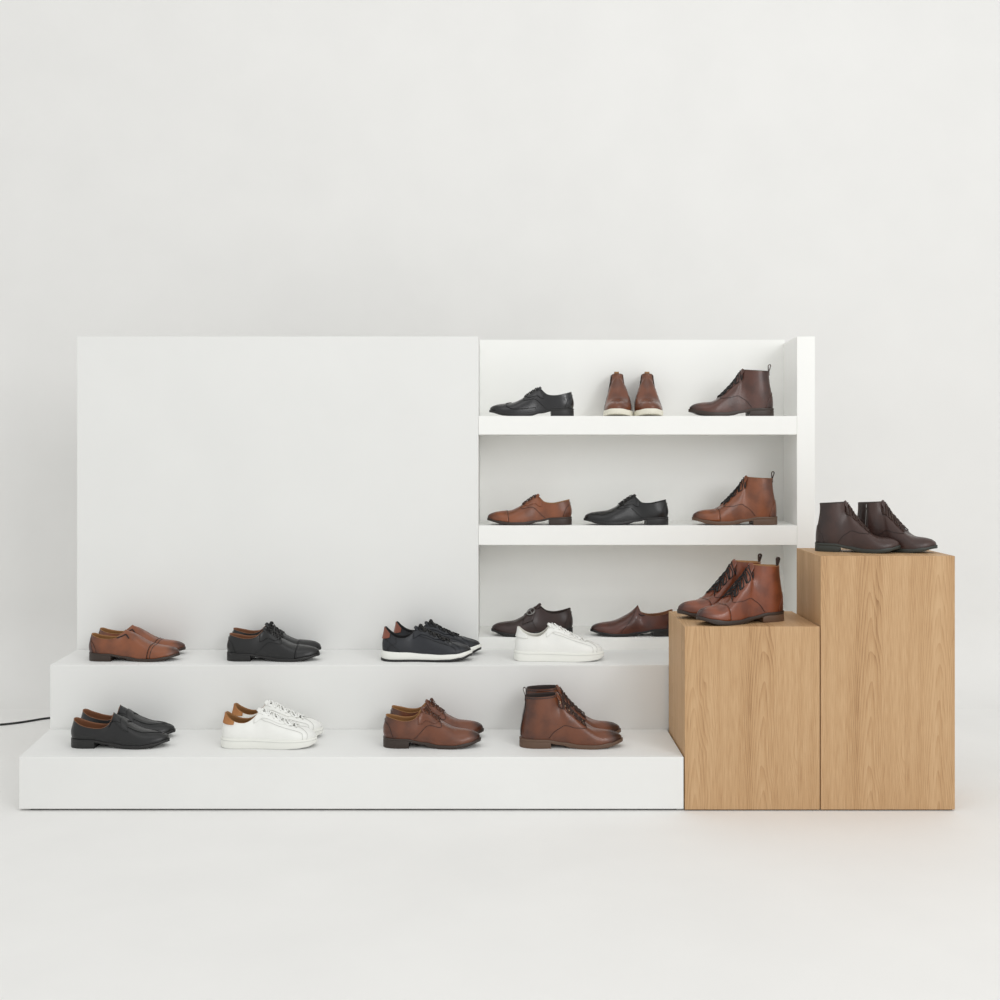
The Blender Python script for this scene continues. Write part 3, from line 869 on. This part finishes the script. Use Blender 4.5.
# upper step
for (D, x, sd, w) in ((UN, 89.5, -1, 'nearer'), (UF, 98, 1, 'farther')):
    loafer('slip_on_shoe', w + ' tan cap-toe slip-on shoe at the left of the upper step', at(x, D, ZU), 0, sd, g['l_tan'], g['lining_tan'], g['sole_dark'], 'gusset', group='tan slip-on shoes on the upper step')
for (D, x, sd, w) in ((UN, 227, -1, 'nearer'), (UF, 231, 1, 'farther')):
    derby('derby_shoe', w + ' black lace-up derby of the pair on the upper step', 'shoe', at(x, D, ZU), 0, sd, g['l_black'], g['lining_brown'], g['sole_black'], g['lace_black'], bow=True, cap=True,
          seam_m=g['seam_black'], zs=1.02, xs=1.03, group='black derby shoes on the upper step')
for (D, x, sd, w) in ((UN, 381.5, -1, 'nearer'), (UF, 393, 1, 'farther')):
    sneaker('running_sneaker', w + ' navy sneaker with rust heel tab and white midsole', at(x, D, ZU), 0, sd, g['l_navy'], g['lining_black'], g['l_rust'], g['lace_black'], runner=True,
            group='dark running sneakers on the upper step')
sneaker('sneaker', 'all-white leather sneaker standing alone at right of upper step', at(514, UN, ZU), 0, -1, g['l_white'], g['lining_white'], g['l_white'], g['lace_white'], xs=.99, zs=1.06)

# shelves, toes to the left
SD = 3.960
zs1, zs2, zs3 = pz(416, D2), pz(525.5, D2), pz(637.5, D2)
derby('oxford_shoe', 'single black brogue oxford on the top shelf, toe pointing left', 'shoe', at(574, SD, zs1), PI, 1, g['l_black_b'], g['lining_black'], g['sole_black'], g['lace_black'], wing=True, seam_m=g['seam_black'])
boot('lace_up_boot', 'single chestnut brown lace-up boot on the top shelf', at(773.5, SD, zs1), PI, 1, g['l_chest'], g['lining_dark'], g['sole_dark'], g['lace_black'], loop_m=g['l_chest'], heel_m=g['sole_dark'], zs=.95)
chelsea('chelsea_boot', 'left one of the two brown chelsea boots facing forward', at(616.5, 4.150, zs1), -PI/2-.105, -1, g['l_brown'], g['lining_dark'], g['sole_cream'], g['lining_tan'])
chelsea('chelsea_boot', 'right one of the two brown chelsea boots facing forward', at(646.5, 4.150, zs1), -PI/2-.065, 1, g['l_brown'], g['lining_dark'], g['sole_cream'], g['lining_tan'])
derby('derby_shoe', 'single tan cap-toe derby on the middle shelf', 'shoe', at(572, SD, zs2), PI, 1, g['l_tan'], g['lining_tan'], g['sole_dark'], g['lace_brown'], cap=True, zs=1.03)
derby('derby_shoe', 'single black derby on the middle shelf beside the tan one', 'shoe', at(668.5, SD, zs2), PI, 1, g['l_black'], g['lining_black'], g['sole_black'], g['lace_black'], seam_m=g['seam_black'], zs=1.02)
boot('lace_up_boot', 'single tan lace-up boot on the middle shelf', at(777, SD, zs2), PI, 1, g['l_tan'], g['lining_tan'], g['sole_brown'], g['lace_black'], loop_m=g['lace_brown'], cap=True, heel_m=g['sole_brown'], zs=.975)
monk('monk_strap_shoe', 'dark brown monk strap shoe with round buckle, behind white sneaker', at(573, SD, zs3), PI, 1, g['l_bdark'], g['lining_dark'], g['sole_black'])
loafer('loafer', 'reddish brown slip-on loafer on the bottom shelf beside the oak plinth', at(675, SD, zs3), PI, 1, g['l_red'], g['lining_brown'], g['sole_black'], 'plain')

# short plinth: cognac boots turned a little to the viewer
boot('lace_up_boot', 'nearer cognac brown lace-up boot on the short oak plinth', at(782, 3.435, ZA), PI+math.radians(21), 1, g['l_cognac'], g['lining_tan'], g['sole_dark'], g['lace_black'], cap=True, loop_m=g['lace_brown'], heel_m=g['sole_brown'])
boot('lace_up_boot', 'farther cognac brown lace-up boot, partly behind its mate on the short plinth', at(764, 3.545, ZA), PI+math.radians(17), -1, g['l_cognac'], g['lining_tan'], g['sole_dark'], g['lace_black'], cap=True, loop_m=g['lace_brown'], heel_m=g['sole_brown'])
# tall plinth: dark boots
boot('lace_up_boot', 'nearer dark brown lace-up boot on the tall oak plinth', at(815, 3.48, ZB), -math.radians(20), -1, g['l_dark'], g['lining_dark'], g['sole_green'], g['lace_brown'], loop=False, xs=.83, zs=.88)
boot('lace_up_boot', 'farther dark brown boot with side zip on the tall oak plinth', at(854, 3.535, ZB), -math.radians(33), 1, g['l_dark'], g['lining_dark'], g['sole_green'], g['lace_brown'], loop=False, zipper=True, xs=.83, zs=.88)

# ------------------------------------------------------------------ light
def area(name, loc, target, sx, sy, power, col=(1, 1, 1)):
    l = bpy.data.lights.new(name, 'AREA'); l.shape = 'RECTANGLE'; l.size = sx; l.size_y = sy; l.energy = power; l.color = col
    o = bpy.data.objects.new(name, l); C.objects.link(o); o.location = loc
    o.rotation_euler = (Vector(target)-Vector(loc)).to_track_quat('-Z', 'Y').to_euler()
    return o
area('key_softbox', (3.0, -1.5, 2.6), (.2, 4, .8), 2.4, 2.0, 60, (.985, .992, 1))
area('high_softbox', (3.4, -.8, 3.9), (0, 4, .7), .6, .6, 24, (.985, .992, 1))
area('top_softbox', (0, 2.0, 4.6), (0, 3.9, .3), 3.5, 1.6, 15, (1, .995, .99))
W = bpy.data.worlds.new('studio'); bpy.context.scene.world = W; W.use_nodes = True
W.node_tree.nodes['Background'].inputs[0].default_value = (.99, .998, .985, 1)
W.node_tree.nodes['Background'].inputs[1].default_value = .80

# ------------------------------------------------------------------ camera
cd = bpy.data.cameras.new('camera'); cam = bpy.data.objects.new('camera', cd); C.objects.link(cam)
cam.location = (0, 0, CAMZ); cam.rotation_euler = (PI/2, 0, 0)
cd.sensor_width = 36; cd.lens = 36*F/1000; cd.shift_y = -(500-HY)/1000.0
sc = bpy.context.scene; sc.camera = cam
sc.view_settings.view_transform = 'Standard'; sc.view_settings.look = 'None'
sc.view_settings.gamma = 1; sc.view_settings.use_curve_mapping = False; sc.view_settings.exposure = 0
